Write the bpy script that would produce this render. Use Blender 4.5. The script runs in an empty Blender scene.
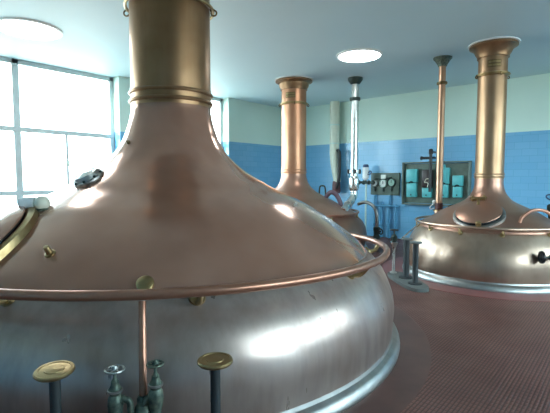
import bpy, bmesh, math, random
from mathutils import Vector, Matrix
random.seed(7)
PI = math.pi
C = bpy.context.scene.collection
V = Vector

# ------------------------------------------------------------------ materials
def new_mat(name):
    m = bpy.data.materials.new(name); m.use_nodes = True
    nt = m.node_tree
    b = nt.nodes['Principled BSDF']
    return m, nt, b

def L(nt, a, b): nt.links.new(a, b)

def ramp(nt, fac, stops):
    r = nt.nodes.new('ShaderNodeValToRGB')
    els = r.color_ramp.elements
    while len(els) < len(stops): els.new(0.5)
    for e, (p, c) in zip(els, stops):
        e.position = p; e.color = (*c, 1) if len(c) == 3 else c
    L(nt, fac, r.inputs[0]); return r.outputs[0]

def noise(nt, scale, detail=4, rough=.55, stretch=(1, 1, 1), coord='Object'):
    tc = nt.nodes.new('ShaderNodeTexCoord'); mp = nt.nodes.new('ShaderNodeMapping')
    mp.inputs['Scale'].default_value = stretch
    L(nt, tc.outputs[coord], mp.inputs[0])
    n = nt.nodes.new('ShaderNodeTexNoise')
    n.inputs['Scale'].default_value = scale; n.inputs['Detail'].default_value = detail
    n.inputs['Roughness'].default_value = rough
    L(nt, mp.outputs[0], n.inputs['Vector']); return n.outputs[0]

def mixc(nt, fac, a, b, mode='MIX'):
    n = nt.nodes.new('ShaderNodeMix'); n.data_type = 'RGBA'; n.blend_type = mode
    for sock, v in ((n.inputs[0], fac), (n.inputs[6], a), (n.inputs[7], b)):
        if hasattr(v, 'is_output'): L(nt, v, sock)
        elif isinstance(v, (int, float)): sock.default_value = v
        else: sock.default_value = (*v, 1)
    return n.outputs[2]

def math_n(nt, op, a, b=None, c=None):
    n = nt.nodes.new('ShaderNodeMath'); n.operation = op
    for i, v in enumerate((a, b, c)):
        if v is None: continue
        if hasattr(v, 'is_output'): L(nt, v, n.inputs[i])
        else: n.inputs[i].default_value = v
    return n.outputs[0]

def bump(nt, b, h, strength, dist=.01):
    n = nt.nodes.new('ShaderNodeBump'); n.inputs['Strength'].default_value = strength
    n.inputs['Distance'].default_value = dist
    L(nt, h, n.inputs['Height']); L(nt, n.outputs[0], b.inputs['Normal'])

def metal(name, c0, c1, rough=(.25, .42), scale=3., wob=.12, streak=.35, metallic=1., st_z=.12, st_d=5):
    """worn sheet metal: cloudy tone, faint vertical wear streaks, slightly wavy sheet"""
    m, nt, b = new_mat(name)
    n1 = noise(nt, scale, 3, .5)
    n2 = noise(nt, 9 if st_z < 1 else 2.5, st_d, .6, (1, 1, st_z))
    base = ramp(nt, n1, [(.3, c0), (.7, c1)])
    st = ramp(nt, n2, [(.42, (1, 1, 1)), (.72, (.62, .6, .6))])
    col = mixc(nt, streak, base, mixc(nt, 1., base, st, 'MULTIPLY'))
    L(nt, col, b.inputs['Base Color'])
    b.inputs['Metallic'].default_value = metallic
    r = nt.nodes.new('ShaderNodeMapRange'); r.inputs[3].default_value = rough[0]; r.inputs[4].default_value = rough[1]
    r.inputs[1].default_value = .3; r.inputs[2].default_value = .7
    L(nt, n2, r.inputs[0]); L(nt, r.outputs[0], b.inputs['Roughness'])
    if wob: bump(nt, b, noise(nt, 2.6, 2, .4), wob, .06)
    return m

def plain(name, c, rough=.5, metallic=0., var=.12, scale=8):
    m, nt, b = new_mat(name)
    d = tuple(x * (1 - var) for x in c); e = tuple(min(1, x * (1 + var)) for x in c)
    L(nt, ramp(nt, noise(nt, scale, 4), [(.3, d), (.7, e)]), b.inputs['Base Color'])
    b.inputs['Roughness'].default_value = rough; b.inputs['Metallic'].default_value = metallic
    return m

M = {}
M['dome'] = metal('copper_dome_sheet', (.42, .215, .148), (.53, .295, .215), (.11, .19), 1.6, 0, .25, .58, 1., 2)
M['belly'] = metal('worn_belly_sheet', (.35, .26, .225), (.49, .40, .36), (.27, .38), 2.2, .0, .5, .66, .2, 4)
M['belly_brown'] = metal('worn_brown_belly_sheet', (.34, .235, .175), (.45, .33, .25), (.28, .40), 2.0, 0, .35, .82, .2, 2)
M['chimney'] = metal('bronzed_copper', (.24, .13, .06), (.36, .21, .112), (.30, .42), 2.2, .06, .35, .85)
M['chimney_red'] = metal('polished_red_copper', (.45, .22, .125), (.58, .30, .18), (.32, .45), 2.2, .06, .3, .8)
M['chimney_brass'] = metal('brassy_copper', (.33, .195, .11), (.44, .28, .165), (.32, .46), 2.2, .06, .35, .8)
M['dome_back'] = metal('brown_copper_dome', (.35, .18, .125), (.45, .255, .185), (.30, .42), 1.8, 0, .22, .78, 1., 2)
M['copper_tube'] = metal('copper_tube', (.36, .16, .10), (.47, .245, .17), (.3, .4), 3, 0, .3, .72)
M['copper_pale'] = metal('pale_copper_tube', (.60, .40, .29), (.70, .5, .38), (.3, .42), 6, 0, .3)
M['copper_pipe'] = metal('dull_copper_pipe', (.44, .25, .16), (.54, .33, .22), (.3, .42), 4, 0, .3, .82)
M['steel'] = metal('stainless_steel', (.62, .64, .62), (.74, .75, .73), (.24, .32), 5, 0, .1)
M['flange'] = metal('pale_flange_metal', (.36, .365, .355), (.48, .48, .46), (.36, .5), 5, .05, .3)
M['brass'] = metal('dull_brass', (.38, .265, .125), (.50, .37, .19), (.3, .45), 8, 0, .3)
M['collar'] = metal('tarnished_collar_bronze', (.20, .12, .065), (.34, .20, .11), (.35, .5), 5, 0, .3, .8)
M['bronze_dark'] = metal('dark_bronze', (.16, .11, .06), (.26, .18, .09), (.35, .5), 8, 0, .3)
M['verdigris'] = metal('verdigris_bronze', (.045, .075, .065), (.20, .245, .19), (.4, .6), 30, 0, .4, .6)
M['dark_iron'] = plain('dark_grey_iron_paint', (.022, .028, .031), .6)
M['black'] = plain('black_rubber', (.012, .013, .015), .45)
M['black_green'] = plain('dark_green_casting', (.03, .05, .045), .45, .3)
M['cream'] = plain('cream_enamel', (.78, .75, .62), .3, 0, .04)
M['white'] = plain('white_enamel', (.8, .82, .82), .35, 0, .05)
M['frame'] = plain('window_frame_paint', (.48, .56, .57), .45, 0, .06)
M['mint'] = plain('pale_mint_paint', (.50, .66, .60), .5, 0, .06)
M['panel'] = plain('grey_green_panel', (.10, .145, .12), .5, 0, .15)
M['panel_rim'] = plain('grey_mint_rim', (.13, .18, .16), .5, 0, .1)
M['grey_top'] = plain('dark_grey_worn_metal', (.16, .18, .18), .45, .6)
M['grey_metal'] = metal('dull_grey_pipe', (.22, .22, .22), (.34, .34, .33), (.26, .36), 5, 0, .3)
M['turq'] = plain('turquoise_enamel', (.10, .46, .49), .4, 0, .08)
M['brown_box'] = plain('dark_brown_bakelite', (.035, .022, .022), .4, 0, .1)
M['dial'] = plain('pale_dial_face', (.86, .9, .86), .4, 0, .03)
M['dial_green'] = plain('green_dial_face', (.22, .42, .34), .4, 0, .05)
M['blue_pipe'] = plain('blue_painted_pipe', (.07, .27, .45), .4, 0, .08)
M['navy'] = plain('navy_plastic', (.02, .05, .13), .4)
M['duct'] = plain('cream_duct_paint', (.62, .66, .55), .5, 0, .05)
M['maroon'] = plain('maroon_rubber', (.10, .035, .035), .5)
M['purple'] = plain('dull_mauve_pipe', (.16, .11, .14), .4, .5)
M['slab'] = plain('grey_concrete', (.12, .13, .125), .7)

def ceiling_mat():
    m, nt, b = new_mat('ceiling_paint')
    L(nt, ramp(nt, noise(nt, .6, 5), [(.3, (.54, .73, .79)), (.7, (.58, .765, .82))]), b.inputs['Base Color'])
    b.inputs['Roughness'].default_value = .55; return m
M['ceiling'] = ceiling_mat()

def wall_mat(axis, tile_top=2.63):
    """mint plaster above, blue glazed tiles below (joints drawn along the wall)"""
    m, nt, b = new_mat('tiled_wall_' + axis)
    g = nt.nodes.new('ShaderNodeNewGeometry'); s = nt.nodes.new('ShaderNodeSeparateXYZ')
    L(nt, g.outputs['Position'], s.inputs[0])
    z = s.outputs[2]; u = s.outputs[0 if axis == 'x' else 1]
    cb = nt.nodes.new('ShaderNodeCombineXYZ'); L(nt, u, cb.inputs[0]); L(nt, z, cb.inputs[1])
    br = nt.nodes.new('ShaderNodeTexBrick')
    br.inputs['Scale'].default_value = 1; br.inputs['Brick Width'].default_value = .3; br.inputs['Row Height'].default_value = .1503
    br.inputs['Mortar Size'].default_value = .004; br.inputs['Mortar Smooth'].default_value = .3
    br.inputs['Color1'].default_value = (.155, .40, .63, 1); br.inputs['Color2'].default_value = (.18, .43, .655, 1)
    br.inputs['Mortar'].default_value = (.12, .35, .53, 1)
    L(nt, cb.outputs[0], br.inputs['Vector'])
    paint = ramp(nt, noise(nt, .8, 5), [(.3, (.57, .75, .675)), (.7, (.62, .79, .715))])
    f = math_n(nt, 'GREATER_THAN', z, tile_top)
    L(nt, mixc(nt, f, br.outputs[0], paint), b.inputs['Base Color'])
    L(nt, math_n(nt, 'MULTIPLY_ADD', f, .4, .22), b.inputs['Roughness'])
    bump(nt, b, math_n(nt, 'MULTIPLY', math_n(nt, 'SUBTRACT', 1., f), math_n(nt, 'SUBTRACT', 1., br.outputs[1])), .25, .004)
    return m
M['wall_x'] = wall_mat('x'); M['wall_y'] = wall_mat('y')

def floor_mat():
    m, nt, b = new_mat('ribbed_red_floor_tiles')
    g = nt.nodes.new('ShaderNodeNewGeometry'); s = nt.nodes.new('ShaderNodeSeparateXYZ')
    L(nt, g.outputs['Position'], s.inputs[0])
    fx = math_n(nt, 'PINGPONG', s.outputs[0], .0135)
    fy = math_n(nt, 'PINGPONG', s.outputs[1], .027)
    rib = math_n(nt, 'SMOOTH_MIN', math_n(nt, 'MULTIPLY', fx, 74.), math_n(nt, 'MULTIPLY', fy, 120.), .2)
    base = ramp(nt, noise(nt, 1.3, 6, .6), [(.3, (.13, .048, .037)), (.55, (.18, .074, .058)), (.75, (.23, .112, .094))])
    groove = ramp(nt, rib, [(.12, (.30, .27, .27)), (.5, (1.15, 1.12, 1.1))])
    L(nt, mixc(nt, 1., base, groove, 'MULTIPLY'), b.inputs['Base Color'])
    rg = nt.nodes.new('ShaderNodeMapRange'); rg.inputs[3].default_value = .34; rg.inputs[4].default_value = .6
    L(nt, noise(nt, 2.2, 4), rg.inputs[0]); L(nt, rg.outputs[0], b.inputs['Roughness'])
    bump(nt, b, rib, .5, .006)
    return m
M['floor'] = floor_mat()
M['apron'] = plain('smooth_red_brown_screed', (.125, .056, .046), .42, 0, .2, 3)
M['apron_red'] = plain('smooth_red_screed', (.24, .085, .08), .42, 0, .15, 3)

def glass_mat():
    m = bpy.data.materials.new('thin_window_glass'); m.use_nodes = True
    nt = m.node_tree; nt.nodes.clear()
    o = nt.nodes.new('ShaderNodeOutputMaterial'); t = nt.nodes.new('ShaderNodeBsdfTransparent')
    t.inputs[0].default_value = (.97, .985, .985, 1)
    gl = nt.nodes.new('ShaderNodeBsdfGlossy'); gl.inputs['Roughness'].default_value = .02
    fr = nt.nodes.new('ShaderNodeFresnel'); fr.inputs[0].default_value = 1.45
    mx = nt.nodes.new('ShaderNodeMixShader')
    g = nt.nodes.new('ShaderNodeNewGeometry')
    L(nt, math_n(nt, 'MULTIPLY', fr.outputs[0], math_n(nt, 'SUBTRACT', 1., g.outputs['Backfacing'])), mx.inputs[0]); L(nt, t.outputs[0], mx.inputs[1]); L(nt, gl.outputs[0], mx.inputs[2])
    L(nt, mx.outputs[0], o.inputs[0]); return m
M['glass'] = glass_mat()

def emit_mat(name, c, s):
    m, nt, b = new_mat(name)
    b.inputs['Base Color'].default_value = (.9, .92, .9, 1)
    b.inputs['Emission Color'].default_value = (*c, 1); b.inputs['Emission Strength'].default_value = s
    return m
M['lamp'] = emit_mat('lit_opal_dome', (.93, 1., .98), 7.)

# ------------------------------------------------------------------ mesh helpers (world coordinates)
def B(): return bmesh.new()

def basis(n):
    n = V(n).normalized()
    a = V((0, 0, 1)) if abs(n.z) < .95 else V((1, 0, 0))
    x = a.cross(n).normalized(); y = n.cross(x)
    return x, y, n

def box(bm, lo, hi, bev=0., mat=None, seg=2):
    lo, hi = V(lo), V(hi); c = (lo + hi) / 2; s = hi - lo
    r = bmesh.ops.create_cube(bm, size=1., matrix=Matrix.Translation(c) @ Matrix.Diagonal((s.x, s.y, s.z, 1)))
    vs = r['verts']
    if bev:
        es = {e for v in vs for e in v.link_edges}
        q = bmesh.ops.bevel(bm, geom=list(es), offset=bev, segments=seg, affect='EDGES', profile=.5)
        vs = list({v for f in q['faces'] for v in f.verts} | {v for v in vs if v.is_valid})
    if mat is not None: bmesh.ops.transform(bm, matrix=mat, verts=vs)
    return vs

def lathe(bm, prof, c=(0, 0, 0), axis=(0, 0, 1), seg=48, cap=True):
    """prof: list of (r, h) along axis"""
    x, y, n = basis(axis); c = V(c); rings = []
    for r, h in prof:
        if r < 1e-5: rings.append([bm.verts.new(c + n * h)])
        else: rings.append([bm.verts.new(c + n * h + (x * math.cos(a) + y * math.sin(a)) * r)
                            for a in (2 * PI * i / seg for i in range(seg))])
    for A, Bq in zip(rings, rings[1:]):
        for i in range(seg):
            j = (i + 1) % seg
            if len(A) == 1 and len(Bq) == 1: continue
            if len(A) == 1: bm.faces.new((A[0], Bq[i], Bq[j]))
            elif len(Bq) == 1: bm.faces.new((A[i], A[j], Bq[0]))
            else: bm.faces.new((A[i], A[j], Bq[j], Bq[i]))
    if cap:
        for R in (rings[0], rings[-1]):
            if len(R) > 2 : bm.faces.new(R)

def rings(bm, prof, c=(0, 0, 0), axis=(0, 0, 1), seg=48):
    """closed profile loop -> a ring shaped solid"""
    lathe(bm, list(prof) + [prof[0]], c, axis, seg, cap=False)
    bmesh.ops.remove_doubles(bm, verts=bm.verts, dist=1e-6)

def torus(bm, c, R, r, axis=(0, 0, 1), seg=96, s2=14):
    rings(bm, [(R + r * math.cos(2 * PI * k / s2), r * math.sin(2 * PI * k / s2)) for k in range(s2)], c, axis, seg)

def smooth_path(pts, n=8):
    """Catmull-Rom through the points"""
    P = [V(p) for p in pts]; P = [P[0] * 2 - P[1]] + P + [P[-1] * 2 - P[-2]]; out = []
    for i in range(1, len(P) - 2):
        a, b, c, d = P[i - 1:i + 3]
        for k in range(n):
            t = k / n
            out.append(.5 * ((2 * b) + (c - a) * t + (2 * a - 5 * b + 4 * c - d) * t * t + (3 * b - a - 3 * c + d) * t ** 3))
    out.append(P[-2]); return out

def tube(bm, pts, r, seg=16, cap=True):
    P = [V(p) for p in pts]; n = len(P)
    rr = r if isinstance(r, (list, tuple)) else [r] * n
    T = [(P[min(i + 1, n - 1)] - P[max(i - 1, 0)]).normalized() for i in range(n)]
    x, y, _ = basis(T[0]); R = []
    for i in range(n):
        if i:
            q = T[i - 1].rotation_difference(T[i]); x = q @ x; y = q @ y
        R.append([bm.verts.new(P[i] + (x * math.cos(a) + y * math.sin(a)) * rr[i]) for a in (2 * PI * k / seg for k in range(seg))])
    for A, Bq in zip(R, R[1:]):
        for k in range(seg):
            j = (k + 1) % seg; bm.faces.new((A[k], A[j], Bq[j], Bq[k]))
    if cap: bm.faces.new(R[0][::-1]); bm.faces.new(R[-1])

def ball(bm, c, r, s=(1, 1, 1), mat=None):
    m = Matrix.Translation(V(c)) @ (mat or Matrix()) @ Matrix.Diagonal((s[0], s[1], s[2], 1))
    bmesh.ops.create_uvsphere(bm, u_segments=24, v_segments=14, radius=r, matrix=m)

def wloc(o):
    p = V((0, 0, 0))
    while o: p = p + o.location; o = o.parent
    return p

def obj(name, bm, mat, parent=None, sharp=35., smooth=True, loc=None):
    bmesh.ops.recalc_face_normals(bm, faces=bm.faces)
    org = wloc(parent) if parent else V(loc or (0, 0, 0))
    bmesh.ops.translate(bm, verts=bm.verts, vec=-org)
    if smooth:
        for f in bm.faces: f.smooth = True
        lim = math.radians(sharp)
        for e in bm.edges:
            if len(e.link_faces) != 2 or e.calc_face_angle(0) > lim: e.smooth = False
    me = bpy.data.meshes.new(name); bm.to_mesh(me); bm.free()
    me.materials.append(mat)
    o = bpy.data.objects.new(name, me); C.objects.link(o)
    if parent: o.parent = parent
    else: o.location = org
    return o

def tag(o, label, cat, group=None, kind=None):
    o['label'] = label; o['category'] = cat
    if group: o['group'] = group
    if kind: o['kind'] = kind
    return o

def thing(name, loc, label, cat, group=None):
    o = bpy.data.objects.new(name, None); C.objects.link(o); o.location = loc
    o.empty_display_size = .2
    return tag(o, label, cat, group)

def struct(name, bm, mat, parent=None, label=None):
    o = obj(name, bm, mat, parent, smooth=False)
    if not parent:
        o['kind'] = 'structure'
        if label: o['label'] = label
    return o

# ------------------------------------------------------------------ room shell
XL, YB, H = -8.55, 10.5, 3.82
XR, YF = 4.6, -4.6
XO = XL - .36                       # outer skin of the window wall

bm = B(); box(bm, (XO, YF - .2, -.2), (XR + .3, YB + .2, 0)); struct('floor', bm, M['floor'], label='red-brown ribbed tile floor of the brewhouse')
bm = B(); box(bm, (XO, YF - .2, H), (XR + .3, YB + .2, H + .2)); struct('ceiling', bm, M['ceiling'], label='pale blue-grey painted ceiling')
bm = B(); box(bm, (XO, YB, 0), (XR + .3, YB + .2, H)); struct('wall_back', bm, M['wall_x'], label='back wall with blue tiles below pale mint plaster')
bm = B(); box(bm, (XO, YF - .2, 0), (XR + .3, YF, H)); struct('wall_front', bm, M['wall_x'])

SILL = .85
W_LEFT = [(-1.10, 4.66), (5.45, 7.86)]
def wall_with_windows(name, x0, x1, wins, sill, head, lab=None):
    bm = B()
    ys = [YF] + [v for w in wins for v in w] + [YB]
    for a, b_ in zip(ys[0::2], ys[1::2]): box(bm, (x0, a, 0), (x1, b_, H))
    for a, b_ in wins:
        box(bm, (x0, a, 0), (x1, b_, sill))
        if head < H - .01: box(bm, (x0, a, head), (x1, b_, H))
    return struct(name, bm, M['wall_y'], label=lab)
wall_with_windows('wall_left', XO, XL, W_LEFT, SILL, H, 'window wall on the left, blue tiles below pale plaster')
W_RIGHT = [(1.5, 4.2), (4.7, 6.3), (6.9, 9.6)]
wall_with_windows('wall_right', XR, XR + .3, W_RIGHT, 1.3, 3.75)

def window(name, x, y0, y1, z0, z1, mull, thin, trans, lab):
    """metal window standing in the plane x: outer frame, mullions, transoms; glass as its child"""
    bm = B(); d = .035
    fr = .09
    for a, b_ in ((y0, y0 + fr), (y1 - fr, y1)): box(bm, (x - d, a, z0), (x + d, b_, z1), .008)
    for a, b_ in ((z0, z0 + fr), (z1 - fr, z1)): box(bm, (x - d, y0, a), (x + d, y1, b_), .008)
    for y in mull: box(bm, (x - d, y - .06, z0), (x + d, y + .06, z1), .008)
    for z in trans: box(bm, (x - d - .004, y0, z - .045), (x + d + .004, y1, z + .045), .008)
    for (y, za, zb) in thin: box(bm, (x - d * .7, y - .025, za), (x + d * .7, y + .025, zb), .006)
    w = struct(name, bm, M['frame'], label=lab)
    bm = B(); box(bm, (x - .006, y0 + .02, z0 + .02), (x + .006, y1 - .02, z1 - .02))
    struct('window_pane', bm, M['glass'], w)
    if name == 'window_1':
        bm = B(); box(bm, (x + .035, thin[0][0] - .012, 1.86), (x + .075, thin[0][0] + .012, 1.98), .005)
        obj('window_handle', bm, M['verdigris'], w)
    return w
XW = XL - .27
window('window_1', XW, -1.10, 4.66, SILL, H, [.83, 2.745], [(3.64, 1.33, 2.53), (1.75, 1.33, 2.53), (-.15, 1.33, 2.53)], [1.33, 2.53],
       'large metal-framed window at the left behind the big copper kettle')
window('window_2', XW, 5.45, 7.86, SILL, H, [6.65], [], [1.33, 2.53], 'narrow glimpse of window right of the big chimney')
for i, (a, b_) in enumerate(W_RIGHT):
    window('window_%d' % (i + 3), XR + .2, a, b_, 1.3, 3.75, [(a + b_) / 2], [], [2.6], 'window in the right wall')

# window sills
for i, (a, b_) in enumerate(W_LEFT):
    bm = B(); box(bm, (XW + .035, a + .002, SILL), (XL + .05, b_ - .002, SILL + .035), .008)
    struct('trim_%d' % (i + 5), bm, M['frame'])

# ceiling lamps
def ceiling_lamp(x, y, r, label):
    t = thing('ceiling_light', (x, y, H), label, 'ceiling light', 'round ceiling lights')
    bm = B(); rings(bm, [(r, 0), (r + .035, 0), (r + .03, -.022), (r - .006, -.03)], (x, y, H), seg=64)
    obj('light_rim', bm, M['white'], t)
    bm = B(); lathe(bm, [(r - .002, -.002), (r - .01, -.02), (r * .6, -.034), (0, -.04)], (x, y, H), seg=64, cap=False)
    obj('diffuser', bm, M['lamp'], t)
ceiling_lamp(-6.90, 2.36, .42, 'round lit ceiling light above the big left window')
ceiling_lamp(-3.87, 6.74, .375, 'round lit ceiling light above the upright steel pipe')

# ------------------------------------------------------------------ copper vessels
def spline_prof(pts, n=6):
    return [(p.x, p.y) for p in smooth_path([(r, z, 0) for r, z in pts], n)]

def radial(c, az, r, z):
    return V((c[0] + r * math.cos(az), c[1] + r * math.sin(az), z))

def prof_r(prof, z):
    for (r0, z0), (r1, z1) in zip(prof, prof[1:]):
        if min(z0, z1) <= z <= max(z0, z1) and abs(z1 - z0) > 1e-9:
            return r0 + (r1 - r0) * (z - z0) / (z1 - z0)
    return prof[-1][0]

def prof_n(prof, z, az, d=.03):
    s = (prof_r(prof, z + d) - prof_r(prof, z - d)) / (2 * d)
    n = V((math.cos(az), math.sin(az), -s)); return n.normalized()

def ripple(bm, c, amp):
    # hand-beaten sheet: gentle hollows of a couple of millimetres, dying out towards the seams
    hs = [v.co.z for v in bm.verts]; lo, hi = min(hs), max(hs)
    for v in bm.verts:
        x, y, z = v.co.x - c[0], v.co.y - c[1], v.co.z
        a = math.atan2(y, x); r = math.hypot(x, y)
        e = min(1., (z - lo) / .08, (hi - z) / .08)
        k = (math.sin(9 * a + 3 * z) * math.sin(7 * z + 1.3) + .7 * math.sin(17 * a - 5 * z + 1) + .5 * math.sin(29 * a + 11 * z + 2) * math.sin(13 * z)) * amp * e * min(1, r)
        v.co.x += x / r * k; v.co.y += y / r * k

def kettle(name, c, label, belly, dome, neck_r, z_band, z_hoop, hoop_R, rail_R, rail_z, rail_r, flange_R, mats, brackets, collar_R, plate=None, tilt=(0, 0)):
    t = thing(name, (c[0], c[1], 0), label, 'brewing kettle', 'copper brewing kettles')
    cc = (c[0], c[1], 0)
    # skirt flange on the floor
    bm = B(); rb = belly[0][0]
    lathe(bm, [(flange_R, 0), (flange_R + .004, .015), (flange_R, .035), (flange_R - .02, .075), (flange_R - .035, .085), (rb + .012, .10), (rb + .004, .125), (rb - .05, .13)], cc, seg=128, cap=False)
    obj('base_flange', bm, M['flange'], t)
    bm = B(); lathe(bm, spline_prof(belly), cc, seg=256, cap=False); ripple(bm, c, .0022); obj('belly', bm, mats[0], t, 60)
    bm = B(); lathe(bm, spline_prof(dome), cc, seg=256, cap=False); ripple(bm, c, .0018); obj('dome', bm, mats[1], t, 60)
    # shoulder seam where dome and belly meet
    bm = B(); torus(bm, (c[0], c[1], dome[0][1]), dome[0][0] - .002, .006, seg=128, s2=10); obj('shoulder_seam', bm, mats[1], t)
    bm = B(); lathe(bm, [(neck_r, dome[-1][1] - .01), (neck_r, z_hoop - .01), (neck_r, H - .02)], cc, seg=96, cap=False); obj('chimney', bm, mats[2], t, 60)
    k = neck_r / .42
    bm = B()
    for dz in (-.045 * k, .045 * k): torus(bm, (c[0], c[1], z_band + dz), neck_r + .006, .02 * k, seg=96, s2=10)
    lathe(bm, [(neck_r + .004, z_band - .1 * k), (neck_r + .006, z_band), (neck_r + .004, z_band + .1 * k)], cc, seg=96, cap=False)
    obj('neck_band', bm, mats[2], t)
    bm = B(); torus(bm, (c[0], c[1], z_hoop), hoop_R, .016 * max(k, .75), seg=96, s2=10)
    if hoop_R - neck_r < .035: rings(bm, [(neck_r, -.03), (hoop_R - .004, -.02), (hoop_R - .004, .02), (neck_r, .03)], (c[0], c[1], z_hoop), seg=96)
    hp = obj('top_hoop', bm, M['brass'], t)
    for az in (math.radians(41), math.radians(221), math.radians(131), math.radians(311)):
        bm = B(); p = radial(c, az, hoop_R + .012, z_hoop - .03)
        torus(bm, p, .03 * max(k, .6), .009, (-math.sin(az), math.cos(az), 0), 20, 8)
        box(bm, (-.03, -.012, -.012), (.02, .012, .012), .003, Matrix.Translation(radial(c, az, hoop_R, z_hoop)) @ Matrix.Rotation(az, 4, 'Z'))
        obj('hoop_clip', bm, M['bronze_dark'], hp)
    # flared collar against the ceiling
    bm = B()
    lathe(bm, [(neck_r, H - .24), (neck_r + .022, H - .235), (neck_r + .022, H - .20), (neck_r + .05, H - .16), (collar_R * .82, H - .095), (collar_R, H - .055), (collar_R, H - .03), (collar_R - .02, H - .018)], cc, seg=96, cap=False)
    cl = obj('ceiling_collar', bm, M['collar'], t)
    bm = B(); rings(bm, [(collar_R - .03, H), (collar_R + .02, H), (collar_R + .02, H - .018), (collar_R - .03, H - .018)], cc, seg=96); obj('collar_gasket', bm, M['white'], cl)
    # rail and its brackets
    bm = B(); torus(bm, (c[0], c[1], rail_z), rail_R, rail_r, (-tilt[0], -tilt[1], 1), seg=160, s2=16); rl = obj('rail', bm, mats[3], t)
    for d in brackets:
        az = math.radians(d); bm = B()
        rz = rail_z + rail_R * (tilt[0] * math.cos(az) + tilt[1] * math.sin(az))
        rs = prof_r(belly, rz - .09)
        tube(bm, smooth_path([radial(c, az, rs - .02, rz - .09), radial(c, az, (rs + rail_R) / 2 + .01, rz - .085), radial(c, az, rail_R, rz - .01)], 5), .02 * max(k, .7), 12)
        lathe(bm, [(0, .024), (.05 * max(k, .7), .022), (.058 * max(k, .7), -.02), (0, -.03)], radial(c, az, rs, rz - .09), prof_n(belly, rz - .09, az), 20, cap=False)
        obj('rail_bracket', bm, M['brass'], rl)
    if plate is not None:
        az0, zc, w, h, n = plate; bm = B()
        Q = []
        for i in range(9):
            a = math.radians(az0) + (i / 8 - .5) * w / neck_r
            Q.append([bm.verts.new(radial(c, a, rr, zz)) for rr, zz in ((neck_r - .002, zc - h / 2), (neck_r + .008, zc - h / 2), (neck_r + .008, zc + h / 2), (neck_r - .002, zc + h / 2))])
        for A, Bq in zip(Q, Q[1:]):
            for k2 in range(4): bm.faces.new((A[k2], A[(k2 + 1) % 4], Bq[(k2 + 1) % 4], Bq[k2]))
        bm.faces.new(Q[0]); bm.faces.new(Q[-1])
        pl = obj('name_plate', bm, M['bronze_dark'], t)
        for row in range(2):
            for i in range(n):
                bm = B(); a = math.radians(az0) + ((i + .5) / n - .5) * w * .86 / neck_r
                Mx = Matrix.Translation(radial(c, a, neck_r + .009, zc + (row - .5) * h * .45)) @ Matrix.Rotation(a, 4, 'Z')
                box(bm, (-.003, -.0065, -h * .12), (.003, .0065, h * .12), 0, Mx)
                obj('raised_mark', bm, M['brass'], pl)
    return t

def hatch(t, c, prof, az_deg, z, R, lid_mat, rim_mat, hinge_dir, gap=.045):
    """manhole: collar, domed lid, hinge, latch"""
    az = math.radians(az_deg); r = prof_r(prof, z); n = prof_n(prof, z, az, .08)
    p = radial(c, az, r, z); x, y, n = basis(n)          # y points up the slope
    bm = B(); s = R
    rings(bm, [(R * .93, -.22 * R), (R * 1.07, -.28 * R), (R * 1.06, .0 * R), (R * .99, .03 * R), (R * .93, .02 * R)], p, n, 72)
    ht = obj('hatch', bm, rim_mat, t)
    bm = B(); rings(bm, [(R * .84, -.05 * R), (R * .91, -.05 * R), (R * .91, gap * R), (R * .84, gap * R)], p, n, 72); obj('hatch_seal', bm, M['black'], ht)
    bm = B()
    lathe(bm, [(R * a, (b + gap) * R) for a, b in ((.80, .0), (.93, .005), (.95, .02), (.94, .04), (.85, .08), (.6, .135), (.3, .165), (0, .175))], p, n, 72, cap=False)
    obj('hatch_lid', bm, lid_mat, ht)
    hd = (x * math.cos(hinge_dir) + y * math.sin(hinge_dir)); sd = n.cross(hd)
    Mx = Matrix((sd, hd, n)).transposed().to_4x4(); Mx.translation = p
    bm = B()
    box(bm, (-.30 * R, .86 * R, .16 * R), (.30 * R, 1.06 * R, .30 * R), .015, Mx)
    for sx in (-.24, .24): box(bm, (sx * R - .05 * R, .98 * R, -.10 * R), (sx * R + .05 * R, 1.14 * R, .34 * R), .012, Mx)
    tube(bm, [Mx @ V((-.36 * R, 1.02 * R, .24 * R)), Mx @ V((.36 * R, 1.02 * R, .24 * R))], .05 * R, 12)
    box(bm, (-.06 * R, .35 * R, .26 * R), (.06 * R, .95 * R, .335 * R), .01, Mx)
    obj('hatch_hinge', bm, M['brass'], ht)
    bm = B()
    box(bm, (-.11 * R, -1.10 * R, .02 * R), (.11 * R, -.86 * R, .25 * R), .02, Mx)
    box(bm, (-.07 * R, -1.16 * R, -.06 * R), (.07 * R, -1.02 * R, .17 * R), .015, Mx)
    obj('hatch_latch', bm, M['brass'], ht)
    return ht, Mx

def stud(t, c, prof, az_deg, z, r, h, mat, name='stud'):
    az = math.radians(az_deg); n = prof_n(prof, z, az); p = radial(c, az, prof_r(prof, z), z)
    bm = B(); lathe(bm, [(0, -.02), (r * 1.6, -.02), (r * 1.6, .012), (r, .016), (r * .9, h * .8), (r * .75, h), (0, h)], p, n, 16, cap=False)
    return obj(name, bm, mat, t)

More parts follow.
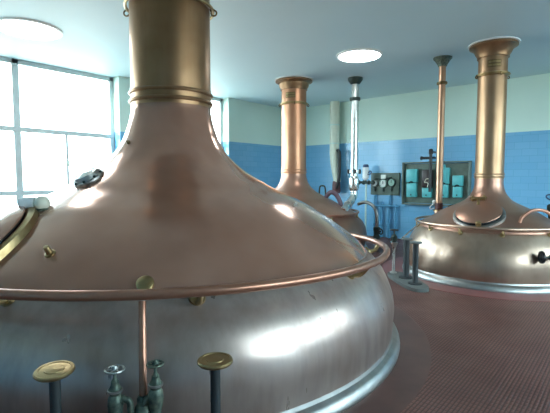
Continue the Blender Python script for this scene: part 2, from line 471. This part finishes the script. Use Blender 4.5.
# ---- big kettle in the foreground
c1 = (-3.853, 2.709)
belly1 = [(2.345, .09), (2.352, .2), (2.36, .36), (2.343, .475), (2.307, .58), (2.25, .69), (2.165, .79), (2.09, .865)]
dome1 = [(2.09, .865), (1.99, .965), (1.85, 1.075), (1.685, 1.19), (1.44, 1.34), (1.26, 1.425), (1.10, 1.5), (.97, 1.58), (.79, 1.69), (.67, 1.79), (.58, 1.89), (.515, 2.0), (.48, 2.09), (.445, 2.2), (.425, 2.3), (.42, 2.36)]
k1 = kettle('brewing_kettle', c1, 'huge copper brewing kettle filling the left foreground, cut by the frame', belly1, dome1, .42, 2.455, 3.40, .455,
            2.287, .886, .031, 2.42, (M['belly'], M['dome'], M['chimney'], M['copper_tube']), [-31.4, 5.4, -63.7, 42, 78, 114, 150, 186, 222, 258], .66, None, (.016, -.02))
h1, Mx1 = hatch(k1, c1, dome1, -90.5, 1.045, .54, M['dome'], M['brass'], 2.8)
# ball-ended hinge weight on the hatch
ht = V((-3.675, 1.305, 1.40))
dv = V((-.74, -.64, .0)).normalized()
bm = B(); tube(bm, [ht + dv * .02, ht + dv * .05, ht + dv * .055, ht + dv * .155, ht + dv * .16, ht + dv * .18], [.03, .03, .05, .05, .04, .035], 20)
w = obj('hinge_weight', bm, M['white'], h1)
bm = B(); ball(bm, ht, .062); obj('ball_knob', bm, M['cream'], w)['label'] = 'cream ball knob'
bm = B(); box(bm, (-.07, -.05, -.16), (.09, .07, -.04), .012, Matrix.Translation(ht) @ Matrix.Rotation(math.radians(41), 4, 'Z'))
obj('weight_bracket', bm, M['verdigris'], w)
# sight glass on the dome
az = math.radians(-89); z = 1.60; n = prof_n(dome1, z, az, .06); p = radial(c1, az, prof_r(dome1, z), z)
bm = B(); rings(bm, [(.09, -.05), (.145, -.06), (.145, .012), (.125, .02), (.112, .06), (.09, .065)], p, n, 40)
sg = obj('sight_glass', bm, M['flange'], k1)
bm = B(); lathe(bm, [(.098, .05), (.06, .07), (0, .078)], p, n, 32, cap=False); obj('lens', bm, M['steel'], sg)
x, y, n_ = basis(n)
for i in range(8):
    a = 2 * PI * i / 8; bm = B(); lathe(bm, [(0, .0), (.012, 0), (.012, .032), (0, .036)], p + (x * math.cos(a) + y * math.sin(a)) * .130, n, 8, cap=False); obj('flange_bolt', bm, M['black_green'], sg)
stud(k1, c1, dome1, -61.6, 1.09, .022, .07, M['brass'], 'sample_stud')
stud(k1, c1, dome1, -86.7, 1.96, .012, .03, M['bronze_dark'], 'dome_bolt')
stud(k1, c1, dome1, 17, 1.34, .014, .035, M['steel'], 'dome_rivet')
# round mounting disc behind the rail where the copper drop pipe is held
az = math.radians(-40.2); bm = B(); p = radial(c1, az, prof_r(dome1, .935), .935)
lathe(bm, [(0, -.03), (.055, -.03), (.055, .02), (.04, .03), (0, .032)], p, prof_n(dome1, .935, az), 28, cap=False); obj('mounting_disc', bm, M['brass'], k1)

# ---- kettle at the back, middle
c2 = (-5.932, 7.451)
belly2 = [(1.60, .09), (1.64, .25), (1.65, .4), (1.61, .55), (1.53, .68), (1.42, .79)]
dome2 = [(1.42, .79), (1.37, .86), (1.18, .96), (.98, 1.06), (.8, 1.156), (.64, 1.235), (.505, 1.316), (.41, 1.4), (.355, 1.47), (.317, 1.55), (.29, 1.65), (.28, 1.75)]
k2 = kettle('brewing_kettle', c2, 'copper kettle with red copper chimney half hidden behind the big foreground kettle', belly2, dome2, .28, 1.775, 3.28, .31,
            1.46, .86, .026, 1.70, (M['dome_back'], M['dome_back'], M['chimney_red'], M['copper_tube']), [-100, -60, -20, 20, 60, 100, 140, 180, 220], .415, (-68, 3.44, .22, .12, 9))
bm = B(); tube(bm, smooth_path([(-5.27, 7.76, 1.08), (-5.25, 7.77, 1.20), (-5.15, 7.80, 1.30), (-5.03, 7.83, 1.25), (-4.95, 7.86, 1.10), (-4.93, 7.87, .97)], 8), .05, 16)
obj('arched_vent_pipe', bm, M['purple'], k2)
bm = B(); tube(bm, smooth_path([(-5.51, 7.86, 1.18), (-5.50, 7.87, 1.40), (-5.46, 7.91, 1.44), (-5.41, 7.95, 1.40), (-5.40, 7.96, 1.15)], 6), .018, 10)
obj('lifting_eye', bm, M['black_green'], k2)

# ---- kettle at the back, right
c3 = (-1.894, 7.669)
belly3 = [(1.295, .09), (1.31, .2), (1.305, .36), (1.275, .5), (1.225, .62), (1.15, .74), (1.105, .8)]
dome3 = [(1.105, .8), (1.07, .855), (.90, .945), (.72, 1.06), (.6, 1.115), (.5, 1.165), (.42, 1.205), (.34, 1.26), (.272, 1.345), (.24, 1.42), (.223, 1.5), (.22, 1.6)]
k3 = kettle('brewing_kettle', c3, 'copper kettle with brassy chimney standing at the right by the blue back wall', belly3, dome3, .22, 1.655, 3.31, .252,
            1.15, .875, .022, 1.37, (M['belly_brown'], M['dome_back'], M['chimney_brass'], M['copper_pale']), [-66, -123, -95, -30, 10, 50, 90, 130, 170, 210], .365, (-70, 3.46, .20, .12, 9))
h3, Mx3 = hatch(k3, c3, dome3, -86, 1.05, .35, M['dome_back'], M['flange'], 1.75, .13)
bm = B(); tube(bm, smooth_path([(-1.30, 7.02, .92), (-1.27, 7.06, 1.03), (-1.16, 7.16, 1.13), (-1.03, 7.32, 1.12), (-.93, 7.45, 1.01), (-.90, 7.50, .86)], 8), .024, 14)
obj('arched_vent_pipe', bm, M['copper_tube'], k3)
bm = B(); tube(bm, smooth_path([(-2.62, 7.78, .96), (-2.60, 7.80, 1.06), (-2.54, 7.84, 1.11), (-2.46, 7.88, 1.08), (-2.42, 7.9, .98)], 8), .022, 12)
obj('small_arched_pipe', bm, M['black_green'], k3)
# drain valve with handwheel on the belly
q = V((-.95, 6.68, .52)); ax = V((.78, .48, 0)).normalized()
bm = B(); tube(bm, [q + ax * .01, q + ax * .10, q + ax * .10, q + ax * .36], [.014, .014, .03, .03], 14)
q2 = q + ax * .28; d2 = (V((c3[0], c3[1], .52)) - q2).normalized(); tube(bm, [q2, q2 + d2 * .30], .03, 14); dvv = obj('drain_valve', bm, M['black_green'], k3)
bm = B(); rings(bm, [(.05, -.012), (.085, -.016), (.09, 0), (.085, .016), (.05, .012)], q, ax, 28)
lathe(bm, [(0, -.02), (.02, -.02), (.052, -.008), (.052, .008), (0, .02)], q, ax, 20, cap=False)
obj('handwheel', bm, M['black'], dvv)
# slanting prop rod from the rail
bm = B(); tube(bm, [(-2.78, 6.90, .83), (-2.80, 6.32, .66)], .011, 10); obj('prop_rod', bm, M['steel'], k3)
# vent valve at the far right of the kettle
bm = B(); lathe(bm, [(.035, 0), (.035, .10), (.055, .12), (.055, .24), (.03, .26), (0, .26)], (-1.04, 7.98, .93), seg=20, cap=False)
vv = obj('vent_valve', bm, M['black_green'], k3)
bm = B(); torus(bm, (-1.04, 7.98, 1.30), .07, .012, (.3, -.5, .8), 28, 8); tube(bm, [(-1.04, 7.98, 1.17), (-1.04, 7.98, 1.30)], .01, 8); obj('valve_ring', bm, M['navy'], vv)

# aprons of smooth screed around two kettles
bm = B(); rings(bm, [(2.38, .0), (2.70, 0), (2.69, .002), (2.38, .002)], (c1[0], c1[1], 0), seg=96); struct('trim_3', bm, M['apron'])
bm = B(); rings(bm, [(1.30, 0), (1.72, 0), (1.715, .006), (1.30, .006)], (c3[0], c3[1], 0), seg=96); struct('trim_4', bm, M['apron_red'])

# ------------------------------------------------------------------ stand posts
def post(x, y, z0, zt, r, R, label, disc_mat, post_mat, tilt=0.):
    t = thing('valve_post', (x, y, z0), label, 'post', 'flat-topped iron posts')
    bm = B(); lathe(bm, [(0, 0), (r * 2.4, 0), (r * 2.4, .012), (r * 1.15, .018), (r, .03), (r, zt - z0 - .012), (r * .9, zt - z0 - .01)], (x, y, z0), seg=24)
    obj('post_shaft', bm, post_mat, t)
    n = V((math.sin(tilt) * .7, -math.sin(tilt) * .7, math.cos(tilt)))
    bm = B(); lathe(bm, [(0, -.02), (R * .3, -.02), (R * .93, -.012), (R, -.004), (R, .003), (R * .95, .009), (R * .80, .010), (R * .78, .007), (R * .5, .007), (R * .48, .010), (R * .2, .012), (0, .012)], (x, y, zt), n, 48, cap=False)
    d = obj('round_top', bm, disc_mat, t)
    return t
PA = (-1.60, 1.365); PB = (-2.105, .775)
post(PA[0], PA[1], 0, .665, .026, .092, 'dark iron post with round brass top nearest the big kettle, right of its valves', M['brass'], M['dark_iron'])
post(PB[0], PB[1], 0, .665, .026, .092, 'dark iron post with round brass top at the bottom left corner', M['brass'], M['dark_iron'], .06)

# slab and posts by the right kettle
dirv = V((-.72, .69, 0)); mid = V((-2.62, 6.10, 0)); sv = V((.69, .72, 0))
bm = B(); vs = []
for zz in (0, .05):
    ring = []
    for i in range(32):
        a = 2 * PI * i / 32; ex = math.copysign(abs(math.cos(a)) ** .6, math.cos(a)); ey = math.copysign(abs(math.sin(a)) ** .6, math.sin(a))
        ring.append(bm.verts.new(mid + dirv * .56 * ex + sv * .17 * ey + V((0, 0, zz))))
    vs.append(ring)
for i in range(32): bm.faces.new((vs[0][i], vs[0][(i + 1) % 32], vs[1][(i + 1) % 32], vs[1][i]))
bm.faces.new(vs[0][::-1]); bm.faces.new(vs[1])
tag(obj('floor_slab', bm, M['slab'], loc=mid), 'low grey slab on the floor under the posts beside the right kettle', 'slab')
post(-2.42, 5.93, .05, .665, .042, .09, 'dark post with flat grey top, right of the pair on the grey slab', M['grey_top'], M['dark_iron'])
post(-2.68, 6.20, .05, .665, .046, .09, 'dark post with flat grey top, left of the pair on the grey slab', M['grey_top'], M['dark_iron'])
t = thing('valve_column', (-2.98, 6.40, .05), 'slim pale column with flared top and dark valve, leftmost on the slab', 'valve')
bm = B(); lathe(bm, [(.06, 0), (.06, .015), (.026, .03), (.022, .36), (.03, .42), (.065, .50), (.07, .51), (0, .51)], (-2.98, 6.40, .05), seg=24); obj('column_shaft', bm, M['steel'], t)
bm = B(); lathe(bm, [(.03, .51), (.045, .53), (.05, .60), (.03, .63), (.015, .64), (.015, .72), (0, .72)], (-2.98, 6.40, .05), seg=20); obj('valve_body', bm, M['black_green'], t)
bm = B(); torus(bm, (-2.98, 6.40, .76), .06, .01, seg=28, s2=8)
for k in range(2): tube(bm, [V((-2.98, 6.40, .76)) + V((math.cos(k * PI / 2), math.sin(k * PI / 2), 0)) * s for s in (-.058, .058)], .008, 8)
lathe(bm, [(0, -.045), (.016, -.045), (.016, .015), (0, .02)], (-2.98, 6.40, .76), seg=12, cap=False)
obj('handwheel', bm, M['dark_iron'], t)

# ------------------------------------------------------------------ twin valves in front of the big kettle
def rad1(az, r, z): return radial(c1, math.radians(az), r, z)
pc = rad1(-39.0, 2.49, 0)
t = thing('valve_manifold', (pc.x, pc.y, 0), 'pair of verdigris handwheel valves below the copper drop pipe of the big kettle', 'valves')
bm = B()
tube(bm, smooth_path([rad1(-39.6, 2.295, .906), rad1(-39.5, 2.33, .84), rad1(-39.3, 2.40, .68), rad1(-39.1, 2.47, .52), rad1(-39.0, 2.49, .40)], 8), .021, 20); obj('drop_pipe', bm, M['copper_tube'], t)
bm = B()
lathe(bm, [(.0, 0), (.06, 0), (.06, .02), (.028, .03), (.026, .20), (.045, .22), (.055, .28), (.055, .36), (.045, .40), (.034, .415), (.034, .445), (.026, .46), (0, .46)], (pc.x, pc.y, 0), seg=24, cap=False)
obj('tee_body', bm, M['verdigris'], t)
def hand_valve(p, zt, wr, wheel_mat, elbow_to):
    x, y = p.x, p.y
    bm = B()
    lathe(bm, [(0, 0), (.05, 0), (.05, .015), (.022, .02), (.022, zt - .34), (.036, zt - .33), (.036, zt - .29), (.028, zt - .28), (.028, zt - .26), (.036, zt - .23), (.040, zt - .19), (.036, zt - .155),
               (.026, zt - .14), (.034, zt - .125), (.034, zt - .11), (.026, zt - .10), (.020, zt - .085), (.020, zt - .07), (.012, zt - .06), (.008, zt - .05), (.008, zt + .004), (0, zt + .004)], (x, y, 0), seg=24, cap=False)
    v = obj('valve', bm, M['verdigris'], t)
    bm = B(); rings(bm, [(.033, 0), (.039, .003), (.039, .012), (.033, .015)], (x, y, zt - .125), seg=24); obj('gland_nut', bm, M['flange'], v)
    bm = B(); torus(bm, (x, y, zt - .008), wr, .006, seg=32, s2=8)
    for k in range(3):
        d = V((math.cos(k * PI / 3), math.sin(k * PI / 3), 0)); tube(bm, [V((x, y, zt - .008)) + d * s for s in (-wr, wr)], .005, 8)
    lathe(bm, [(0, -.02), (.014, -.02), (.016, 0), (.010, .012), (0, .016)], (x, y, zt), seg=14, cap=False)
    obj('handwheel', bm, wheel_mat, v)
    bm = B(); tube(bm, smooth_path(elbow_to, 6), .017, 14); 
    e0, e1 = V(elbow_to[0]), V(elbow_to[1]); tube(bm, [e0 + (e1 - e0) * .55, e0 + (e1 - e0) * .95], .026, 8)
    obj('elbow_pipe', bm, M['verdigris'], v)
    return v
vl = rad1(-42.1, 2.52, 0); vr = rad1(-37.5, 2.52, 0)
sdir = (V(vr) - V(vl)).normalized()
hand_valve(vl, .63, .046, M['flange'], [vl + V((0, 0, .46)), vl + sdir * .045 + V((0, 0, .46)), vl + sdir * .07 + V((0, 0, .44)), vl + sdir * .075 + V((0, 0, .35)), vl + sdir * .075 + V((0, 0, .02))])
hand_valve(vr, .645, .040, M['verdigris'], [vr + V((0, 0, .46)), vr - sdir * .03 + V((0, 0, .46)), vr - sdir * .055 + V((0, 0, .44)), V((pc.x, pc.y, .40))])

# ------------------------------------------------------------------ pipes
sx, sy = -4.80, 8.20
t = thing('steel_pipe', (sx, sy, 0), 'upright stainless steel pipe from the ceiling bending into the middle kettle', 'pipe')
bm = B()
tube(bm, [(sx, sy, H - .01), (sx, sy, 1.60)], .08, 28)
tube(bm, [(sx, sy, 1.40)] + smooth_path([(sx, sy, 1.32), (sx + .005, sy - .02, 1.21), (sx + .02, sy - .16, 1.10), (-4.77, 7.93, 1.055)], 8), .08, 28)
obj('pipe_run', bm, M['steel'], t)
bm = B(); q0 = V((-4.77, 7.93, 1.055)); qd = V((.02, -.20, -.12)).normalized(); tube(bm, [q0 + qd * .035, q0 + qd * .05, q0 + qd * .051, q0 + qd * .30], [.094, .094, .081, .081], 28); obj('pipe_socket', bm, M['steel'], k2)
bm = B(); lathe(bm, [(.08, H - .14), (.10, H - .13), (.16, H - .05), (.165, H), (0, H)], (sx, sy, 0), seg=40, cap=False); obj('ceiling_collar', bm, M['black_green'], t)
bm = B(); rings(bm, [(.078, -.04), (.115, -.03), (.12, 0), (.115, .03), (.078, .04)], (sx, sy, 3.36), seg=40); obj('clamp_ring', bm, M['black_green'], t)
bm = B(); rings(bm, [(.078, -.035), (.115, -.03), (.115, .03), (.078, .035)], (sx, sy, 1.76), seg=40); fl = obj('pipe_coupling', bm, M['steel'], t)
for i in range(4):
    a = math.radians(41 + 90 * i); p = V((sx + .125 * math.cos(a), sy + .125 * math.sin(a), 1.76))
    bm = B(); lathe(bm, [(0, -.05), (.024, -.05), (.03, -.02), (.03, .02), (.024, .05), (0, .05)], p, seg=10, cap=False); obj('coupling_bolt', bm, M['dark_iron'], fl)
bm = B(); lathe(bm, [(.08, 1.33), (.105, 1.36), (.112, 1.38), (.112, 1.59), (.105, 1.62), (.08, 1.66)], (sx, sy, 0), seg=40, cap=False); obj('pipe_sleeve', bm, M['steel'], t)

t = thing('curved_pipe', (-4.25, 8.25, 0), 'thin grey pipe arching over and down to a dark valve beside the steel pipe', 'pipe')
bm = B(); tube(bm, smooth_path([(-4.715, 8.24, 1.03), (-4.60, 8.25, 1.075), (-4.46, 8.25, 1.07), (-4.33, 8.25, .99), (-4.265, 8.25, .86), (-4.25, 8.25, .70), (-4.25, 8.25, .40), (-4.25, 8.25, 0.002)], 8), .036, 18); obj('pipe_run', bm, M['grey_metal'], t)
bm = B(); lathe(bm, [(.04, .28), (.075, .30), (.075, .35), (.055, .38), (.06, .46), (.075, .49), (.075, .54), (.04, .56)], (-4.25, 8.25, 0), seg=24, cap=False); vb = obj('valve_body', bm, M['black_green'], t)
bm = B(); ax = V((.75, -.3, .3)).normalized(); tube(bm, [V((-4.25, 8.25, .42)), V((-4.25, 8.25, .42)) + ax * .13], .02, 10)
torus(bm, V((-4.25, 8.25, .42)) + ax * .13, .06, .014, ax, 24, 8); obj('handwheel', bm, M['black'], vb)

cx, cy = -2.80, 7.90
t = thing('copper_pipe', (cx, cy, 0), 'slim upright copper pipe from the ceiling beside the brassy chimney', 'pipe')
zb = 1.0
bm = B(); tube(bm, [(cx, cy, H - .01), (cx, cy, zb)], .062, 24); obj('pipe_run', bm, M['copper_pipe'], t)
bm = B(); lathe(bm, [(.062, H - .16), (.08, H - .155), (.085, H - .13), (.13, H - .06), (.165, H - .02), (.165, H), (0, H)], (cx, cy, 0), seg=40, cap=False); obj('ceiling_collar', bm, M['verdigris'], t)
bm = B(); rings(bm, [(.06, -.03), (.088, -.022), (.095, 0), (.088, .022), (.06, .03)], (cx, cy, 3.36), seg=36); obj('clamp_ring', bm, M['bronze_dark'], t)
bm = B(); lathe(bm, [(.062, 1.02), (.072, 1.025), (.072, 1.14), (.062, 1.15)], (cx, cy, 0), seg=28, cap=False); obj('red_sleeve', bm, M['maroon'], t)['label'] = 'dark red sleeve at the foot'
bm = B(); lathe(bm, [(.062, 1.0), (.10, 1.002), (.10, 1.022), (.062, 1.03)], (cx, cy, 0), seg=28); obj('foot_flange', bm, M['brass'], t)
bm = B(); lathe(bm, [(.08, .86), (.08, .985), (.10, .988), (.10, .999), (0, .999)], (cx, cy, 0), seg=28, cap=False); obj('pipe_socket', bm, M['copper_pale'], k3)
bm = B(); ball(bm, (cx - .075, cy - .05, 1.17), .032); tube(bm, [(cx - .075, cy - .05, 1.17), (cx - .04, cy - .03, 1.10)], .012, 8)
tube(bm, smooth_path([(cx - .08, cy - .055, 1.14), (cx - .13, cy - .09, 1.07), (cx - .12, cy - .085, 1.03), (cx - .07, cy - .05, 1.05)], 6), .008, 8)
obj('test_tap', bm, M['white'], t)

# duct and hose on the back wall
dx, dy = -6.66, 10.30
t = thing('wall_duct', (dx, dy, 1.2), 'pale cream vertical duct on the back wall ending in a dark hose', 'duct')
bm = B(); tube(bm, [(dx - .03, dy, H - .005), (dx - .03, dy, 2.75), (dx - .03, dy, 2.35), (dx - .01, dy, 2.1), (dx + .03, dy, 1.8), (dx + .08, dy, 1.5)], [.14, .14, .14, .135, .12, .10], 24); du = obj('duct_run', bm, M['duct'], t)
for zz in (3.15, 2.62):
    bm = B(); rings(bm, [(.135, -.02), (.15, -.018), (.15, .018), (.135, .02)], (dx - .03, dy, zz), seg=32); obj('duct_band', bm, M['mint'], du)
bm = B(); tube(bm, smooth_path([(dx + .115, dy - .06, 2.42), (dx + .19, dy - .08, 2.35), (dx + .21, dy - .10, 2.0), (dx + .20, dy - .10, 1.65), (dx + .13, dy - .08, 1.40), (dx + .08, dy - .06, 1.30)], 8), .045, 14); obj('hose', bm, M['black'], t)
bm = B(); lathe(bm, [(0, 1.16), (.10, 1.18), (.12, 1.24), (.12, 1.42), (.105, 1.53), (0, 1.53)], (dx + .05, dy, 0), seg=28, cap=False); obj('hose_fitting', bm, M['maroon'], t)

# level sensor on a thin post in front of the back wall
lx, ly = -5.60, 10.18
t = thing('pressure_transmitter', (lx, ly, 0), 'white cylinder with dark cap on a dark horizontal arm by the gauge panel', 'instrument')
bm = B(); lathe(bm, [(.03, 1.56), (.06, 1.59), (.085, 1.62), (.085, 1.90), (.07, 1.92), (0, 1.92)], (lx, ly, 0), seg=28); obj('housing', bm, M['white'], t)
bm = B(); lathe(bm, [(.07, 1.90), (.075, 1.91), (.075, 1.97), (.05, 1.99), (0, 1.99)], (lx, ly, 0), seg=24); obj('cap', bm, M['navy'], t)
bm = B(); tube(bm, [(lx - .24, ly, 1.50), (lx + .27, ly, 1.50)], .034, 14)
for xx in (-.20, -.06, .10, .22): lathe(bm, [(.034, -.02), (.06, -.015), (.06, .015), (.034, .02)], (lx + xx, ly, 1.50), (1, 0, 0), 16)
tube(bm, [(lx, ly, 1.5), (lx, ly, 1.60)], .03, 12); obj('arm', bm, M['black_green'], t)
bm = B(); tube(bm, smooth_path([(lx + .07, ly - .02, 1.72), (lx + .14, ly - .03, 1.72), (lx + .19, ly - .03, 1.77), (lx + .14, ly - .03, 1.81), (lx + .10, ly - .02, 1.76)], 6), .018, 10); obj('cable_loop', bm, M['navy'], t)
bm = B(); tube(bm, [(lx, ly + .03, 1.5), (lx, ly + .03, 0)], .025, 14); obj('support_post', bm, M['mint'], t)

# ------------------------------------------------------------------ panels on the back wall
t = thing('gauge_panel', (-5.10, YB, 1.15), 'small grey-green wall panel with three round gauges and a white square', 'panel')
x0, x1, z0, z1 = -5.58, -4.75, 1.16, 1.76; yf = YB - .06
bm = B(); box(bm, (x0, yf, z0), (x1, YB - .002, z1), .012); obj('back_board', bm, M['panel'], t)
def gauge(x, z, r, face, ring_mat):
    bm = B(); rings(bm, [(r * .82, 0), (r, 0), (r, .075), (r * .9, .085), (r * .82, .08)], (x, yf + .002, z), (0, -1, 0), 32); g = obj('gauge', bm, ring_mat, t)
    bm = B(); lathe(bm, [(r * .83, .0), (r * .83, .055), (0, .055)], (x, yf + .002, z), (0, -1, 0), 28, cap=False); f = obj('dial', bm, face, g)
    bm = B(); box(bm, (x - .006, yf - .063, z - .01), (x + .006, yf - .055, z + r * .6)); obj('needle', bm, M['black'], g)
    bm = B(); tube(bm, [(x, yf - .03, z - r * .95), (x, yf - .03, z - r - .12)], .018, 10); lathe(bm, [(.018, 0), (.03, .01), (.03, .03), (.018, .04)], (x, yf - .03, z - r - .09), (0, 0, 1), 12); obj('gauge_stem', bm, M['black_green'], g)
gauge(-5.43, 1.475, .095, M['dial'], M['flange']); gauge(-5.19, 1.475, .105, M['dial'], M['mint']); gauge(-4.95, 1.50, .115, M['dial_green'], M['black_green'])
bm = B(); box(bm, (-5.26, yf - .05, 1.60), (-5.12, yf + .002, 1.71), .01); obj('square_dial', bm, M['dial'], t)
bm = B(); tube(bm, smooth_path([(-5.43, yf - .04, 1.57), (-5.40, yf - .04, 1.60), (-5.2, yf - .03, 1.585), (-4.95, yf - .03, 1.64)], 5), .016, 8); obj('link_pipe', bm, M['black_green'], t)

t = thing('switch_panel', (-3.80, YB, .95), 'larger framed wall panel of turquoise switch boxes behind the copper pipe', 'panel')
x0, x1, z0, z1 = -4.65, -2.97, .93, 2.03
bm = B(); box(bm, (x0 + .05, YB - .03, z0 + .05), (x1 - .05, YB - .002, z1 - .05)); obj('back_board', bm, M['panel'], t)
bm = B(); d = .13
for lo, hi in (((x0, YB - d, z0), (x0 + .035, YB - .002, z1)), ((x1 - .04, YB - d, z0), (x1, YB - .002, z1)),
               ((x0, YB - d, z0), (x1, YB - .002, z0 + .035)), ((x0, YB - d, z1 - .035), (x1, YB - .002, z1))): box(bm, lo, hi, .008)
obj('panel_frame', bm, M['panel_rim'], t)
def sbox(xa, xb, za, zb, zs, top_mat):
    yq = YB - .028; bm = B(); box(bm, (xa, yq - .12, zs + .008), (xb, yq, zb), .02); s = obj('switch_box', bm, top_mat, t)
    bm = B(); box(bm, (xa + .015, yq - .125, za), (xb - .015, yq, zs - .008), .02); obj('box_cover', bm, M['turq'], s)
    bm = B(); box(bm, (xa + .03, yq - .09, zs - .02), (xb - .03, yq - .01, zs + .02)); obj('box_joint', bm, M['black_green'], s)
    m = (xa + xb) / 2
    if top_mat is M['turq']:
        bm = B(); tube(bm, smooth_path([(m - .05, yq - .13, zs - .01), (m, yq - .15, zs + .03), (m + .05, yq - .14, zs + .01)], 5), .014, 8); obj('switch_lever', bm, M['black'], s)
    else:
        bm = B(); tube(bm, smooth_path([(m + .05, yq - .125, zs + .22), (m - .01, yq - .13, zs + .21), (m - .045, yq - .13, zs + .13), (m + .0, yq - .13, zs + .13), (m + .045, yq - .13, zs + .10), (m + .03, yq - .13, zs + .03), (m + .03, yq - .125, zs + .01)], 6), .011, 8); obj('switch_lever', bm, M['cream'], s)
    for zz in (za + .06,):
        bm = B(); lathe(bm, [(0, 0), (.018, 0), (.018, .012), (0, .014)], (m, yq - .122, zz), (0, -1, 0), 10, cap=False); obj('cover_screw', bm, M['black_green'], s)
sbox(-4.53, -4.24, 1.13, 1.85, 1.50, M['turq'])
sbox(-4.12, -3.86, 1.13, 1.83, 1.38, M['brown_box'])
sbox(-3.70, -3.45, 1.14, 1.87, 1.47, M['turq'])
sbox(-3.37, -3.13, 1.15, 1.68, 1.42, M['turq'])
bm = B(); box(bm, (-3.66, YB - .11, 1.86), (-3.56, YB - .05, 1.95), .01); obj('cable_gland', bm, M['turq'], t)

# black conduit standing in front of the switch panel
bx, by = -3.84, 10.20
t = thing('black_conduit', (bx, by, 1.2), 'black vertical conduit with a short side arm, just left of the copper pipe', 'conduit')
bm = B(); tube(bm, [(bx, by, 1.28), (bx, by, 2.20)], .038, 14); lathe(bm, [(0, 2.2), (.05, 2.2), (.05, 2.30), (.03, 2.33), (0, 2.33)], (bx, by, 0), seg=16, cap=False); obj('conduit_run', bm, M['black'], t)
bm = B(); tube(bm, [(bx, by, 2.11), (bx - .22, by, 2.11)], .032, 12); lathe(bm, [(.032, 0), (.045, .01), (.045, .05), (0, .05)], (bx - .20, by, 2.11), (-1, 0, 0), 14); obj('side_arm', bm, M['black'], t)
bm = B()
for zz in (2.10, 2.24): box(bm, (bx - .02, by, zz), (bx + .02, YB - .002, zz + .04), .004)
obj('wall_bracket', bm, M['black'], t)

# blue painted pipes below the gauge panel
for i, (x, ztop, where) in enumerate(((-5.45, 1.15, 'leftmost of the row'), (-5.25, .98, 'second of the row'), (-5.02, 1.15, 'third of the row'), (-4.82, .92, 'rightmost of the row'))):
    t = thing('blue_pipe', (x, YB - .06, 0), 'blue painted pipe up the wall below the gauge panel, ' + where, 'pipe', 'blue pipes below the gauge panel')
    bm = B(); tube(bm, [(x, YB - .06, 0), (x, YB - .06, ztop)], .028, 12); obj('pipe_run', bm, M['blue_pipe'], t)
    for zz in (.35, .80):
        bm = B(); rings(bm, [(.027, -.015), (.036, -.012), (.036, .012), (.027, .015)], (x, YB - .06, zz), seg=16)
        box(bm, (x - .014, YB - .035, zz - .014), (x + .014, YB - .002, zz + .014)); obj('pipe_clip', bm, M['blue_pipe'], t)
bm = B(); tube(bm, [(-5.60, YB - .11, .87), (-4.70, YB - .11, .87)], .022, 12)
tag(obj('cross_pipe', bm, M['blue_pipe'], loc=(-5.15, YB - .11, .87)), 'blue painted horizontal pipe crossing the row of wall pipes', 'pipe')

# ------------------------------------------------------------------ daylight
w = bpy.data.worlds.new('daylight'); bpy.context.scene.world = w; w.use_nodes = True
nt = w.node_tree; bg = nt.nodes['Background']
tc = nt.nodes.new('ShaderNodeTexCoord'); s = nt.nodes.new('ShaderNodeSeparateXYZ'); L(nt, tc.outputs['Generated'], s.inputs[0])
col = ramp(nt, math_n(nt, 'MULTIPLY_ADD', s.outputs[2], .5, .5), [(.0, (.20, .22, .20)), (.47, (.30, .34, .32)), (.52, (.75, .94, 1.0)), (1., (.52, .80, 1.0))])
L(nt, col, bg.inputs[0]); bg.inputs[1].default_value = 6.0

sun = bpy.data.lights.new('sun', 'SUN'); sun.energy = 5.; sun.angle = .01; sun.color = (1., .97, .92)
so = bpy.data.objects.new('sun', sun); C.objects.link(so); so.location = (-14, -10, 12)
so.rotation_euler = V((.10, .9, -.24)).to_track_quat('-Z', 'Y').to_euler()

def portal(name, x, y0, y1, z0, z1, face):
    l = bpy.data.lights.new(name, 'AREA'); l.shape = 'RECTANGLE'; l.size = z1 - z0; l.size_y = y1 - y0
    l.cycles.is_portal = True
    o = bpy.data.objects.new(name, l); C.objects.link(o)
    o.location = (x, (y0 + y1) / 2, (z0 + z1) / 2)
    o.rotation_euler = V((face, 0, 0)).to_track_quat('-Z', 'Y').to_euler()
for i, (a, b_) in enumerate(W_LEFT): portal('window_daylight', XO - .02, a, b_, SILL, H, 1)
for i, (a, b_) in enumerate(W_RIGHT): portal('window_daylight', XR + .32, a, b_, 1.3, 3.75, -1)

# ------------------------------------------------------------------ camera
F, CYH = 415., 206.5 - 178.8
cam = bpy.data.cameras.new('camera'); co = bpy.data.objects.new('camera', cam); C.objects.link(co)
cam.sensor_width = 36.; cam.lens = F / 550. * 36.; cam.clip_start = .05; cam.clip_end = 200
co.location = (0, 0, 1.6)
co.rotation_euler = (PI / 2 - math.atan(CYH / F), 0, math.radians(41.1))
sc = bpy.context.scene
sc.camera = co
sc.view_settings.view_transform = 'Standard'; sc.view_settings.look = 'None'
sc.view_settings.exposure = 1.66; sc.view_settings.gamma = 1.0
sc.cycles.max_bounces = 12; sc.cycles.diffuse_bounces = 6; sc.cycles.glossy_bounces = 5
sc.cycles.sample_clamp_indirect = 8.
